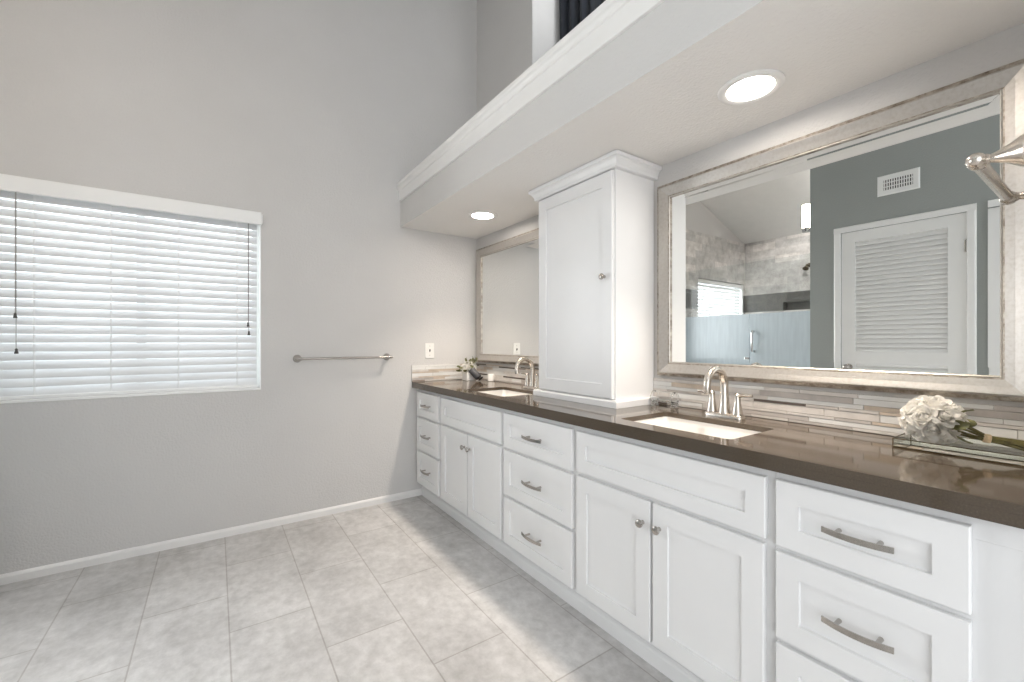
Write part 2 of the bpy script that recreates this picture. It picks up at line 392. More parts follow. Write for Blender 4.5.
# ------------------------------------------------------------ windows and blinds
def window(name, x0, x1, label):
    root = thing(name, label, 'window', (x0/2+x1/2, D+.1, WZ0)); root['kind'] = 'structure'
    b = B(); ringframe(b, x0+.045, x1-.045, WZ0+.045, WZ1-.045, [(0, .05), (0, 0), (.045, 0), (.045, .05), (0, .05)], lambda a, c, p: (a, D+.095+p, c))
    box(b, (x0+x1)/2-.02, (x0+x1)/2+.02, D+.098, D+.14, WZ0+.04, WZ1-.04)
    obj('window_frame', b, M['vinyl'], root)
    b = B(); box(b, x0+.045, x1-.045, D+.118, D+.122, WZ0+.045, WZ1-.045); obj('window_pane', b, M['pane'], root)
    b = B(); box(b, x0+.001, x1-.001, D-.006, D+.095, WZ0-.001, WZ0+.012, .003); obj('window_sill', b, M['vinyl'], root)
    b = B(); box(b, x1-.005, x1-.0005, D+.001, D+.095, WZ0+.012, WZ1-.001); box(b, x0+.0005, x0+.005, D+.001, D+.095, WZ0+.012, WZ1-.001)
    obj('window_reveal', b, M['vinyl'], root)
window('window_1', WX0, WX1, 'white vinyl window behind the wide blind')
window('window_2', VX0, VX1, 'white vinyl window in the tiled shower seen in the mirror')

def blind(name, x0, x1, label, proud, cords=True):
    yc = D+.034
    root = thing(name, label, 'blind', ((x0+x1)/2, yc, WZ0+.013), 'white slatted window blinds')
    b = B()
    if proud: 
        box(b, x0-.002, x1+.002, D-.028, D-.004, 1.968, 2.048, .004)
        box(b, x0+.012, x1-.012, D+.012, D+.056, 1.990, 2.040)
        o = obj('valance', b, M['blind'], root)
        b = B(); box(b, x1+.0025, x1+.008, D-.027, D-.0015, 1.980, 2.038, .002); obj('valance_return', b, M['blind'], root)
    else:
        box(b, x0+.008, x1-.008, D+.008, D+.056, 1.990, 2.040, .004); obj('valance', b, M['blind'], root)
    b = B(); n = 23; zt, zb = 1.962, .957; hw = .025; ang = math.radians(58)
    for k in range(n):
        z = zt-(zt-zb)*k/(n-1); sec = []
        for j in range(7):
            t = -1+2*j/6; camb = .003*(1-t*t)
            # room-side edge low, outer edge high, gently cupped
            sec.append((t*hw*math.cos(ang)-camb*math.sin(ang), t*hw*math.sin(ang)+camb*math.cos(ang)))
        sec2 = [(y, z2-.0018) for y, z2 in reversed(sec)]
        sag = random.uniform(-.0012, .0012)
        loft(b, [[(x, yc+y, z+zz+s) for y, zz in sec+sec2] for x, s in ((x0+.022, 0), ((x0+x1)/2, sag), (x1-.022, random.uniform(-.001, .001)))])
    obj('slats', b, M['slat'], root, True)
    b = B(); box(b, x0+.02, x1-.02, yc-.026, yc+.026, WZ0+.0125, WZ0+.032, .004); obj('bottom_rail', b, M['blind'], root)
    for fx in (.190, .483, .780, 1.074) if proud else (.13, .57, 1.0):
        b = B(); tube(b, [(x0+fx, yc-.021, zt+.03), (x0+fx, yc-.021, WZ0+.02)], .0014, 6)
        tube(b, [(x0+fx+.004, yc-.021, zt+.03), (x0+fx+.004, yc-.021, WZ0+.02)], .0010, 6)
        obj('ladder_cord', b, M['blind'], root)
    if cords:
        for cx, zs in ((x0+.131, (1.345, 1.165)), (x1-.072, (1.322, 1.268))):
            b = B()
            for q, z in enumerate(zs): tube(b, [(cx+.003*q, D-.010, 1.99), (cx+.003*q, D-.010, z+.01)], .0016, 6)
            o = obj('lift_cord', b, M['cord'], root)
            for q, z in enumerate(zs):
                b = B(); lathe(b, (cx+.004*q, D-.010, z+.015), (0, 0, -1), [(0, .003), (.006, .006), (.012, .0045), (.022, .008), (.027, .007)], 10)
                obj('tassel', b, M['tassel'], o, True)
blind('window_blind', WX0, WX1, 'wide white slatted blind with cords on the far wall window', True)
blind('window_blind', VX0, VX1, 'white slatted blind in the shower window, seen in the large mirror', False, False)

# curtain in the high recess
root = thing('curtain', 'dark navy pleated curtain in the high recess above the soffit', 'curtain', (2.08, 1.6, RZ0))
b = B(); N = 90; rows = []
for z in (RZ0+.01, 3.0, 3.5, RZ1-.05):
    fr = (z-RZ0)/(RZ1-RZ0); r = []
    for k in range(N):
        t = k/(N-1); y = 1.03+(2.335+.035*fr-1.03)*t
        r.append((2.075+.022*math.sin(t*80)+.006*math.sin(t*33+z), y, z))
    r += [(p[0]+.004, p[1], p[2]) for p in reversed(r)]
    rows.append(r)
loft(b, rows); obj('cloth', b, M['curtain'], root, True)
b = B(); tube(b, [(2.075, RY0+.005, RZ1-.03), (2.075, RY1-.01, RZ1-.03)], .012, 12); obj('curtain_rod', b, M['nickel'], root, True)

# ------------------------------------------------------------ louvred door, second casing, vent
def door_frame(y0, y1, root):
    b = B()
    cw = .045
    prof = [(LW, 0), (LW+.013, 0), (LW+.016, .006), (LW+.016, cw-.008), (LW+.010, cw), (LW, cw)]
    # left, top, right casings
    for side in (-1, 1):
        y = y0 if side < 0 else y1
        loft(b, [[(x, y+side*o, z) for x, o in prof] for z in (0, DZ1)])
    loft(b, [[(x, y, DZ1+o) for x, o in prof] for y in (y0-cw, y1+cw)])
    return obj('casing', b, M['doorw'], root)
r = thing('door_1', 'white louvred door in the grey wall, reflected in the large mirror', 'door', (LW, (DY0+DY1)/2, 0)); r['kind'] = 'structure'
door_frame(DY0, DY1, r)
b = B(); st = .093; ly0, ly1 = DY0+st, DY1-st
for y0, y1, z0, z1 in ((DY0+.003, ly0, .01, DZ1-.003), (ly1, DY1-.003, .01, DZ1-.003), (ly0, ly1, .01, .22), (ly0, ly1, 1.02, 1.135), (ly0, ly1, 2.008, DZ1-.003)):
    box(b, LW-.036, LW-.003, y0, y1, z0, z1)
slab = obj('door_leaf', b, M['doorw'], r)
b = B()
for z0, z1 in ((1.135, 2.008), (.22, 1.02)):
    n = int((z1-z0)/.034)
    for k in range(n):
        z = z0+(k+.5)*(z1-z0)/n
        loft(b, [[(LW-.020+dx, y, z+dz) for dx, dz in ((.007, -.0185), (.0095, -.0145), (-.005, .0185), (-.0075, .0145))] for y in (ly0, ly1)])
box(b, LW-.036, LW-.033, ly0, ly1, .22, 2.008)
obj('louvers', b, M['doorw'], slab)
b = B(); lathe(b, (LW+.002, DY0+.001, 1.82), (0, 0, 1), [(0, .006), (.09, .006)], 10); box(b, LW-.001, LW+.0025, DY0-.012, DY0+.012, 1.825, 1.905); obj('hinge', b, M['nickel'], r)
b = B(); sphere(b, (LW+.055, DY1-.05, .94), .026); lathe(b, (LW-.003, DY1-.05, .94), (1, 0, 0), [(0, .026), (.006, .024), (.01, .011), (.04, .011)]); obj('door_knob', b, M['nickel'], r, True)
r = thing('door_2', 'white cased door beside the louvred door, at the mirror edge', 'door', (LW, .14, 0)); r['kind'] = 'structure'
door_frame(-.22, .495, r)
b = B(); box(b, LW-.04, LW-.012, -.217, .492, .01, DZ1-.003, .002); obj('door_leaf', b, M['doorw'], r)

r = thing('air_vent', 'white slotted air vent above the louvred door, seen in the mirror', 'vent', (LW, .9965, 2.40))
b = B(); ringframe(b, .912, 1.081, 2.362, 2.44, [(0, 0), (0, .008), (.03, .008), (.037, .002), (.037, 0)], lambda a, c, p: (LW+.0005+p, a, c)); obj('vent_frame', b, M['doorw'], r)
b = B(); box(b, LW+.0005, LW+.002, .912, 1.081, 2.362, 2.44); obj('vent_backing', b, M['dark'], r)
b = B()
for k in range(12):
    y = .912+.169*(k+.5)/12; loft(b, [[(LW+.003+dx, y+dy, z) for dx, dy in ((0, -.0035), (.004, -.002), (.004, .0035), (0, .002))] for z in (2.362, 2.44)])
for z in (2.384, 2.414): box(b, LW+.003, LW+.006, .912, 1.081, z, z+.006)
obj('vent_slats', b, M['doorw'], r)

r = thing('added_high_window', 'added unseen narrow window near the ceiling above the louvred door', 'window', (LW, .5, 2.9)); r['kind'] = 'structure'  # invented opening, out of view, that lets the high fill lamp in
b = B(); ringframe(b, -.47, 1.47, 2.93, 3.33, [(0, .03), (0, 0), (.0295, 0), (.0295, .03), (0, .03)], lambda a, c, p: (LW-.08-p, a, c)); obj('window_frame', b, M['vinyl'], r)
b = B(); box(b, LW-.098, LW-.094, -.47, 1.47, 2.93, 3.33); obj('window_pane', b, M['pane'], r)

# sconce on the end of that wall
r = thing('wall_sconce', 'glowing cylinder wall lamp with chrome base at the wall corner in the mirror', 'lamp', (-.56, LE, 2.16))
b = B(); lathe(b, (-.56, LE+.052, 2.17), (0, 0, 1), [(0, .012), (.004, .030), (.038, .031), (.040, .028)], 20); tube(b, [(-.56, LE+.012, 2.19), (-.56, LE+.03, 2.19)], .009); box(b, -.59, -.53, LE+.0005, LE+.013, 2.15, 2.27, .003)
obj('lamp_base', b, M['chrome'], r, True)
b = B(); lathe(b, (-.56, LE+.052, 2.211), (0, 0, 1), [(0, .026), (.004, .030), (.192, .030), (.198, .026)], 20); obj('lamp_shade', b, M['lamp'], r, True)

# ------------------------------------------------------------ shower glass
GX = -1.05
b = B(); box(b, GX-.05, GX+.05, 1.441, D-.013, .001, .09); struct(obj('trim_3', b, M['stoneY']), 'tiled shower curb under the glass', 'shower curb')
def glass_panel(name, y0, y1, label, door):
    r = thing(name, label, 'shower glass', (GX, (y0+y1)/2, .092))
    b = B(); box(b, GX-.005, GX+.005, y0, y1, .092, 1.515); obj('frosted_pane', b, M['frost'], r)
    b = B(); box(b, GX-.005, GX+.005, y0, y1, 1.5151, 2.07); obj('clear_pane', b, M['clear'], r)
    if door:
        yh = y1-.045
        b = B(); tube(b, [(GX+.005, yh, 1.115), (GX+.04, yh, 1.115), (GX+.05, yh, 1.125), (GX+.05, yh, 1.315), (GX+.04, yh, 1.325), (GX+.005, yh, 1.325)], .0125, 12)
        obj('handle', b, M['chrome'], r, True)
        for z in (.35, 1.9):
            b = B(); box(b, GX-.012, GX+.012, y0, y0+.055, z, z+.08, .003); obj('hinge', b, M['chrome'], r)
    else:
        b = B(); box(b, GX-.010, GX+.010, y0, y0+.05, 1.005, 1.05, .003); obj('clamp', b, M['chrome'], r)
glass_panel('shower_screen', 2.352, D-.014, 'frosted fixed shower glass panel, left of the glass door in the mirror', False)
glass_panel('shower_door', 1.66, 2.347, 'frosted glass shower door with a D handle, seen in the mirror', True)
r = thing('shower_valve', 'small dark shower fitting on the tiled wall, seen in the mirror', 'shower fitting', (SL, 2.39, 2.21))
b = B(); lathe(b, (SL+.0005, 2.39, 2.21), (1, 0, 0), [(0, .028), (.008, .026), (.012, .012), (.07, .010)], 16); obj('shower_arm', b, M['gold'], r, True)
b = B(); lathe(b, (SL+.07, 2.39, 2.205), (.6, 0, -.8), [(0, .012), (.03, .016), (.06, .035), (.065, .033)], 16); obj('shower_head', b, M['gold'], r, True)

# ------------------------------------------------------------ vanity cabinets
XF, XB = 1.285, 1.304
def shaker(bm, xf, y0, y1, z0, z1, rail=.058, th=.0185, rec=.009):
    t = bmesh.new(); e = .0025
    lo = lambda d, x: [(x, y0+d, z0+d), (x, y1-d, z0+d), (x, y1-d, z1-d), (x, y0+d, z1-d)]
    loft(t, [lo(0, xf+th), lo(0, xf+e), lo(e, xf), lo(rail, xf), lo(rail+.0015, xf+rec), ], True, True, True)
    join(bm, t, 0)
def pull(parent, xf, yc, zc, L=.165):
    b = B(); n = 17; rings = []
    for k in range(n):
        t = -1+2*k/(n-1); x = xf-.018-.013*(1-t*t); y = yc+t*L/2
        h = .0070
        rings.append([(x-.002, y, zc-h), (x+.002, y, zc-h), (x+.002, y, zc+h), (x-.002, y, zc+h)])
    loft(b, rings)
    for s in (-1, 1): lathe(b, (xf+.0085, yc+s*L*.29, zc), (-1, 0, 0), [(0, .0055), (.034, .0045)], 12)
    obj('pull', b, M['nickel'], parent)
def knob(parent, xf, y, z):
    b = B(); lathe(b, (xf, y, z), (-1, 0, 0), [(0, .008), (.003, .007), (.010, .0055), (.014, .008), (.018, .014), (.022, .0155), (.026, .014), (.029, .008), (.030, .001)], 20)
    obj('knob', b, M['nickel'], parent, True)
CTB = .8540
def cab(y0, y1, label):
    three = 'three' in label
    r = thing('vanity_cabinet', label, 'cabinet', (1.55, (y0+y1)/2, 0), 'white base cabinets under the long countertop')
    b = B()
    # hollow carcass: face frame, sides, bottom, back
    box(b, XB, XB+.018, y0, y1, .122, .165, .0008); box(b, XB, XB+.018, y0, y1, .800, CTB, .0008)
    sw = .082 if y0 < .2 else .035
    box(b, XB, XB+.018, y0, y0+sw, .165, .800); box(b, XB, XB+.018, y1-.035, y1, .165, .800)
    box(b, XB, XB+.018, y0+sw, y1-.035, .620, .665)
    if three: box(b, XB, XB+.018, y0+sw, y1-.035, .362, .402)
    else: box(b, XB, XB+.018, (y0+y1)/2-.02, (y0+y1)/2+.02, .165, .620)
    box(b, XB+.018, XW-.004, y0, y0+.016, .122, CTB); box(b, XB+.018, XW-.004, y1-.016, y1, .122, CTB)
    box(b, XB+.018, XW-.004, y0+.016, y1-.016, .122, .140); box(b, XW-.012, XW-.004, y0+.016, y1-.016, .14, CTB)
    obj('carcass', b, M['cabin'], r)
    b = B(); box(b, 1.356, 1.372, y0, y1, .0005, .122); extrude_y(b, [(1.356, .0005), (1.343, .0005), (1.343, .050), (1.347, .060), (1.353, .066), (1.356, .068)], y0, y1)
    obj('toe_kick', b, M['cab'], r)
    return r
ZD = ((.645, .829), (.390, .629), (.126, .374))
def drawers(r, y0, y1, L):
    for z0, z1 in ZD:
        b = B(); shaker(b, XF, y0, y1, z0, z1); d = obj('drawer', b, M['cab'], r)
        pull(d, XF, (y0+y1)/2, (z0+z1)/2, L)
def doors(r, y0, y1):
    b = B(); shaker(b, XF, y0, y1, .652, .827, .056); obj('false_drawer_front', b, M['cab'], r)
    ym = (y0+y1)/2; hg = .0055
    for a, c, s in ((y0+.004, ym-hg, 1), (ym+hg, y1, -1)):
        b = B(); shaker(b, XF, a, c, .128, .635, .062); d = obj('cabinet_door', b, M['cab'], r)
        knob(d, XF, (c-.030) if s > 0 else (a+.030), .553)
r = cab(2.7535, D-.002, 'narrow white three-drawer cabinet against the far wall')
b = B(); z_ = 0
for z0, z1 in ZD:
    b = B(); shaker(b, XF, 2.778, 3.168, z0, z1); d = obj('drawer', b, M['cab'], r); pull(d, XF, 2.975, (z0+z1)/2, .15)
r = cab(1.9505, 2.7525, 'white two-door sink cabinet under the far faucet'); doors(r, 1.970, 2.732)
r = cab(1.3785, 1.9495, 'white three-drawer cabinet below the tall tower cabinet'); drawers(r, 1.402, 1.946, .155)
r = cab(.5755, 1.3775, 'white two-door sink cabinet under the near faucet'); doors(r, .596, 1.373)
r = cab(.1135, .5745, 'nearest white three-drawer cabinet at the right end of the vanity'); drawers(r, .192, .568, .142)

# countertop with two cut-outs
S1, S2 = (1.352, 1.655, 2.045, 2.50), (1.352, 1.655, .730, 1.190)
b = B(); plate(b, rect(1.265, XW-.001, NW+.001, D-.001), [rrect(*S1, .02), rrect(*S2, .02)], lambda x, y: (x, y, .880), (0, 0, .020)); box(b, 1.265, 1.297, NW+.001, D-.001, .855, .8799)
tag(obj('countertop', b, M['counter'], None, False, (1.55, 1.6, .855)), 'long dark grey polished quartz countertop over the white cabinets', 'countertop')

def sink(s, label):
    x0, x1, y0, y1 = s
    r = thing('sink', label, 'sink', ((x0+x1)/2, (y0+y1)/2, .744), 'white undermount sinks')
    b = B()
    levels = [(-.012, .8795, .028), (-.003, .8795, .022), (-.002, .872, .022), (.003, .83, .03), (.010, .79, .045), (.030, .767, .06), (.075, .759, .06), (.12, .756, .03)]
    rings = [[(x, y, z) for x, y in rrect(x0+d, x1-d, y0+d, y1-d, rr, 6)] for d, z, rr in levels]
    inner = rings
    outer = [[(x, y, z) for x, y in rrect(x0-.012+d, x1+.012-d, y0-.012+d, y1+.012-d, .03, 6)] for d, z in ((.10, .744), (.03, .747), (.008, .775), (0, .83), (0, .8794))]
    loft(b, outer+inner, True, True, True)
    obj('basin', b, M['porc'], r, True)
    b = B(); lathe(b, ((x0+x1)/2, (y0+y1)/2, .7565), (0, 0, 1), [(0, .024), (.003, .024), (.004, .018), (.002, .015), (.002, .002)], 24); obj('drain', b, M['nickel'], r, True)
sink(S1, 'white rectangular sink under the far faucet, left of the tower cabinet')
sink(S2, 'white rectangular sink under the near faucet, right of the tower cabinet')

def faucet(x, y, label):
    r = thing('faucet', label, 'faucet', (x, y, .9), 'two-handle gooseneck faucets')
    z = .9005
    b = B(); rings = [[(x+px, y+py, z+h) for px, py in rrect(-.026+d, .026-d, -.082+d, .082-d, .022-d*.5, 6)] for d, h in ((0, 0), (0, .010), (.003, .015), (.008, .018))]
    loft(b, rings); obj('base_plate', b, M['warmnickel'], r, True)
    b = B(); pts = [(x, y, z+.016), (x, y, z+.05), (x, y, z+.095), (x, y, z+.134)]; rad = [.025, .0195, .0172, .0165]
    R = .064
    for k in range(1, 15):
        t = PI*1.06*k/14; pts.append((x-R+R*math.cos(t), y, z+.134+R*1.02*math.sin(t))); rad.append(.0165-.0028*k/14)
    pts.append((pts[-1][0]+.003, y, pts[-1][2]-.016)); rad.append(.0142)
    tube(b, pts, rad, 16); obj('spout', b, M['warmnickel'], r, True)
    for s in (-1, 1):
        yh = y+s*.054
        b = B(); lathe(b, (x, yh, z+.015), (0, 0, 1), [(0, .0225), (.006, .0225), (.012, .021), (.030, .0175), (.055, .0130), (.072, .0120), (.082, .0125), (.087, .008)], 18)
        tube(b, [(x, yh, z+.093), (x-.002, yh+s*.02, z+.097), (x-.003, yh+s*.045, z+.099), (x-.004, yh+s*.062, z+.098)], [.0100, .0080, .0068, .0055], 12)
        obj('handle', b, M['warmnickel'], r, True)
faucet(1.742, 2.285, 'brushed nickel gooseneck faucet at the far sink')
faucet(1.742, .968, 'brushed nickel gooseneck faucet at the near sink')

# backsplash strips
def backsplash(name, label, a0, a1, z0, z1, fn, nrm, seed):
    rnd = random.Random(seed)
    b = B(); pts = [fn(a, z, .0005) for a, z in rect(a0, a1, z0, z1)]
    loft(b, [pts, [tuple(Vector(p)+Vector(nrm)*.005) for p in pts]], mi=6)
    z = z0+.001
    hs = [.022, .011, .017, .011, .026, .011, .016, .022]
    k = rnd.randrange(4)
    while z < z1-.006:
        h = min(hs[k % len(hs)], z1-z); k += 1
        if z1-(z+h) < .008: h = z1-z
        a = a0-rnd.uniform(0, .2)
        while a < a1:
            L = rnd.uniform(.10, .32); c0, c1 = max(a, a0)+.0006, min(a+L, a1)-.0006
            q = rnd.random(); thin = h < .013
            mi = (4 if q < .16 else 5 if q < .30 else 3 if q < .42 else 2 if q < .62 else 1) if thin else (0 if q < .40 else 1 if q < .72 else 2 if q < .88 else 3)
            if c1-c0 > .004:
                p0 = [fn(aa, zz, .005) for aa, zz in rect(c0, c1, z+.0005, z+h-.0009)]
                p1 = [fn(aa, zz, .009 + (.0012 if thin else 0)) for aa, zz in rect(c0+.0004, c1-.0004, z+.0009, z+h-.0013)]
                loft(b, [p0, p1], mi=mi)
            a += L
        z += h
    return tag(obj(name, b, TILES+[M['grout']]), label, 'backsplash', 'mosaic strip backsplashes')
backsplash('backsplash', 'long mosaic strip backsplash under the large mirror, right of the tower', NW+.002, 1.396, .9005, 1.030, lambda a, z, p: (XW-p, a, z), (-1, 0, 0), 3)
backsplash('backsplash', 'mosaic strip backsplash under the far mirror, behind the far faucet', 1.985, D-.0105, .9005, 1.030, lambda a, z, p: (XW-p, a, z), (-1, 0, 0), 11)
backsplash('backsplash', 'short mosaic strip backsplash on the far wall above the counter end', 1.262, XW-.012, .9005, 1.030, lambda a, z, p: (a, D-p, z), (0, -1, 0), 21)

# ------------------------------------------------------------ tower cabinet
TX, TY0, TY1 = 1.545, 1.398, 1.975
r = thing('tower_cabinet', 'tall white one-door tower cabinet standing on the counter between the mirrors', 'cabinet', (1.71, 1.705, .9))
b = B(); box(b, TX+.019, XW-.001, TY0, TY1, .9005, 2.050, .001); obj('carcass', b, M['cab'], r)
b = B(); shaker(b, TX, TY0+.008, TY1-.008, .942, 2.030, .066); d = obj('cabinet_door', b, M['cab'], r)
knob(d, TX, TY0+.054, 1.527)
def rlevels(bm, lv):
    loft(bm, [[(TX+.019-o, TY0-o, z), (TX+.019-o, TY1+o, z), (XW-.0012, TY1+o, z), (XW-.0012, TY0-o, z)] for o, z in lv])
b = B(); rlevels(b, [(.0005, 2.0365), (.021, 2.0365), (.024, 2.040), (.024, 2.052), (.028, 2.058), (.034, 2.070), (.042, 2.078), (.049, 2.080), (.050, 2.097), (.0005, 2.097)]); obj('crown_moulding', b, M['cab'], r)
b = B(); rlevels(b, [(.0005, .9007), (.030, .9007), (.030, .928), (.026, .934), (.0005, .936)]); obj('base_moulding', b, M['cab'], r)

# ------------------------------------------------------------ mirrors
def mirror(y0, y1, z0, z1, label):
    r = thing('framed_mirror', label, 'mirror', (XW, (y0+y1)/2, z0), 'silver framed vanity mirrors')
    fn = lambda a, c, p: (XW-.0005-p, a, c)
    iy0, iy1, iz0, iz1 = y0+.070, y1-.070, z0+.070, z1-.070
    b = B()
    prof = [(0, .006), (0, .016), (.003, .0185), (.006, .0175), (.010, .019), (.030, .026), (.046, .033), (.050, .0345), (.054, .033), (.056, .028), (.062, .026), (.068, .024), (.070, .020), (.070, 0)]
    ringframe(b, iy0, iy1, iz0, iz1, prof, fn, [1, 0, 0, 1, 0, 0, 0, 0, 0, 1, 1, 1, 1])
    obj('frame', b, [M['frame'], M['frameedge']], r)
    b = B(); bv = .026; p0 = .0075
    ro = rect(iy0-.002, iy1+.002, iz0-.002, iz1+.002); ri = rect(iy0-.002+bv, iy1+.002-bv, iz0-.002+bv, iz1+.002-bv)
    vs = [[b.verts.new(fn(a, c, p0)) for a, c in ro], [b.verts.new(fn(a, c, p0+.0004)) for a, c in ri]]
    for i in (0, 1, 3): b.faces.new((vs[0][i], vs[0][(i+1) % 4], vs[1][(i+1) % 4], vs[1][i]))
    t2 = [b.verts.new(fn(a, c, p0+.0014)) for a, c in ro[2:]]
    b.faces.new((t2[0], t2[1], vs[1][3], vs[1][2])); b.faces.new((vs[0][2], vs[0][3], t2[1], t2[0]))
    b.faces.new(vs[1])
    bk = [b.verts.new(fn(a, c, .003)) for a, c in rect(iy0-.002, iy1+.002, iz0-.002, iz1+.002)]
    for i in range(4): b.faces.new((bk[i], bk[(i+1) % 4], vs[0][(i+1) % 4], vs[0][i]))
    b.faces.new(bk[::-1])
    obj('mirror_glass', b, M['mirror'], r)
mirror(.146, 1.362, 1.045, 1.992, 'large wide mirror in a silver frame above the near sink, right of the tower cabinet')
mirror(2.055, 3.186, 1.045, 1.999, 'smaller silver framed mirror above the far sink, left of the tower cabinet')

# ------------------------------------------------------------ recessed lights
def can(x, y, label):
    r = thing('recessed_light', label, 'ceiling light', (x, y, 2.0995), 'recessed soffit lights')
    b = B(); lathe(b, (x, y, 2.0995), (0, 0, -1), [(0, .104), (.004, .1035), (.009, .096), (.010, .088), (.006, .075), (0, .0735)], 40, cap0=False, cap1=False); obj('trim_ring', b, M['trim'], r, True)
    b = B(); lathe(b, (x, y, 2.0994), (0, 0, -1), [(0, .073), (.0015, .073), (.002, .071)], 40); obj('lens', b, M['can'], r, True)
    l = bpy.data.lights.new('downlight', 'SPOT'); l.energy = 76; l.color = (1, .87, .735); l.spot_size = math.radians(100); l.spot_blend = 1; l.shadow_soft_size = .055
    o = bpy.data.objects.new('downlight', l); C.objects.link(o); o.parent = r; o.location = (0, 0, -.012)
can(1.535, .760, 'lit recessed light in the soffit above the near sink')
def added_shower_can(x, y):  # invented fixture, out of view, added to brighten the shower
    z = ceil_z(x); nrm = Vector((.375, 0, -1)).normalized(); p = Vector((x, y, z))+nrm*.0005
    r = thing('recessed_light', 'added unseen recessed light in the sloping ceiling over the shower', 'ceiling light', tuple(p), 'added shower lights')
    b = B(); lathe(b, p, nrm, [(0, .094), (.004, .093), (.007, .088), (.007, .072), (.003, .069), (0, .068)], 32, cap0=False, cap1=False); obj('trim_ring', b, M['trim'], r, True)
    b = B(); lathe(b, p, nrm, [(0, .0685), (.0025, .0685), (.003, .066)], 32); obj('lens', b, M['can'], r, True)
    l = bpy.data.lights.new('downlight', 'SPOT'); l.energy = 180; l.color = (1, .97, .94); l.spot_size = math.radians(112); l.spot_blend = .5; l.shadow_soft_size = .055
    o = bpy.data.objects.new('downlight', l); C.objects.link(o); o.parent = r; o.location = nrm*.012; o.rotation_euler = (0, math.radians(36), 0)
added_shower_can(-1.2, 1.65)
can(1.535, 2.586, 'lit recessed light in the soffit above the far sink')

# ------------------------------------------------------------ towel bars, switch
def towel_bar(p0, p1, wall_n, so, rb, label):
    """bar from p0 to p1; the wall lies so behind it, along -wall_n"""
    p0, p1, n = Vector(p0), Vector(p1), Vector(wall_n)
    r = thing('towel_bar', label, 'towel bar', tuple((p0+p1)/2-n*so), 'brushed nickel towel bars')
    d = (p1-p0).normalized()
    b = B(); tube(b, [p0, p1], rb, 16); obj('bar', b, M['warmnickel'] if rb > .01 else M['nickel'], r, True)
    k = rb/.012
    for s, p in ((1, p0), (-1, p1)):
        b = B(); f = max(1, k)
        lathe(b, p-n*(so-.0005), n, [(0, .032*k**.6), (.004, .033*k**.6), (.010, .030*k**.6), (so*.35, .020), (so*.62, .011*k**.3), (so*.72, .0085*k**.3), (so*.78, .012*k**.3), (so-rb*.4, .0115*k**.3)], 22)
        lathe(b, p-d*s*.028*f*.9, d*s, [(0, .003), (.003, .009*k), (.010, .0145*k), (.016, .0155*k), (.020, .0135*k), (.023, .0155*k), (.030, .0165*k), (.042, .0155*k), (.046, .0125*k)], 20)
        obj('bracket', b, M['warmnickel'] if rb > .01 else M['nickel'], r, True)
towel_bar((1.350, .192, 1.60), (1.760, .192, 1.60), (0, 1, 0), .0715, .0125, 'short nickel towel bar on the near end wall, in front of the large mirror')
towel_bar((.452, 3.145, 1.100), (1.064, 3.145, 1.100), (0, -1, 0), .0715, .0085, 'long nickel towel bar on the far wall beside the window')
r = thing('light_switch', 'white switch plate on the far wall above the counter end', 'light switch', (1.414, D, 1.144))
b = B(); box(b, 1.376, 1.452, D-.006, D-.0005, 1.084, 1.204, .002); obj('switch_plate', b, M['plate'], r)
b = B(); box(b, 1.409, 1.419, D-.0065, D-.006, 1.132, 1.156); obj('slot', b, M['cord'], r)
b = B(); loft(b, [[(1.410, D-.0062, 1.137), (1.418, D-.0062, 1.137), (1.418, D-.0062, 1.151), (1.410, D-.0062, 1.151)], [(1.411, D-.016, 1.147), (1.417, D-.016, 1.147), (1.417, D-.016, 1.153), (1.411, D-.016, 1.153)]]); obj('toggle', b, M['tassel'], r)
for z in (1.107, 1.181):
    b = B(); lathe(b, (1.414, D-.0055, z), (0, -1, 0), [(0, .0035), (.0016, .003)], 10); obj('screw', b, M['cord'], r)

# ------------------------------------------------------------ flowers
def petal_mesh(bm, base, axis, side, ln, wd, open_, cup, mi=0):
    a = Vector(axis).normalized(); s = Vector(side); s = (s-a*s.dot(a)).normalized(); tng = a.cross(s); base = Vector(base)
    nu, nv = 5, 5; g = []
    for i in range(nu):
        t = i/(nu-1); row = []
        for j in range(nv):
            q = -1+2*j/(nv-1)
            wv = wd*(.35+.65*math.sin(PI*min(1, .18+.62*t)))*(1-.25*(t > .9))
            ang = open_*t*t
            out = ln*(math.sin(ang)*t)+cup*(math.sin(PI*t)*.9)*ln
            hgt = ln*t*math.cos(ang*.75)
            curl = .16*wd*max(0, t-.7)/.3*(1+.5*math.sin(q*5))
            edge = wd*.38*(q*q)
            p = base+a*(hgt-edge*.15)+s*(out-edge+curl)+tng*(wv*q)
            row.append(bm.verts.new(p))
        g.append(row)
    for i in range(nu-1):
        for j in range(nv-1):
            f = bm.faces.new((g[i][j], g[i][j+1], g[i+1][j+1], g[i+1][j])); f.smooth = True; f.material_index = mi
def rose_bm(R, rnd):
    b = B()
    sphere(b, (0, 0, R*.32), R*.34, 1, 1, 1.2)
    for layer, (n, rad, ln, wd, op, cup) in enumerate(((3, .10, .92, .36, .10, .12), (4, .20, .98, .44, .28, .18), (5, .32, .98, .52, .55, .22), (6, .42, .92, .56, .95, .26))):
        for k in range(n):
            t = 2*PI*(k+.5*(layer % 2)+rnd.uniform(-.12, .12))/n; s = Vector((math.cos(t), math.sin(t), 0))
            petal_mesh(b, s*R*rad*.6+Vector((0, 0, -.1*R*layer*.5)), (0, 0, 1), s, R*ln*rnd.uniform(.93, 1.07), R*wd, op+rnd.uniform(-.08, .08), cup)
    return b
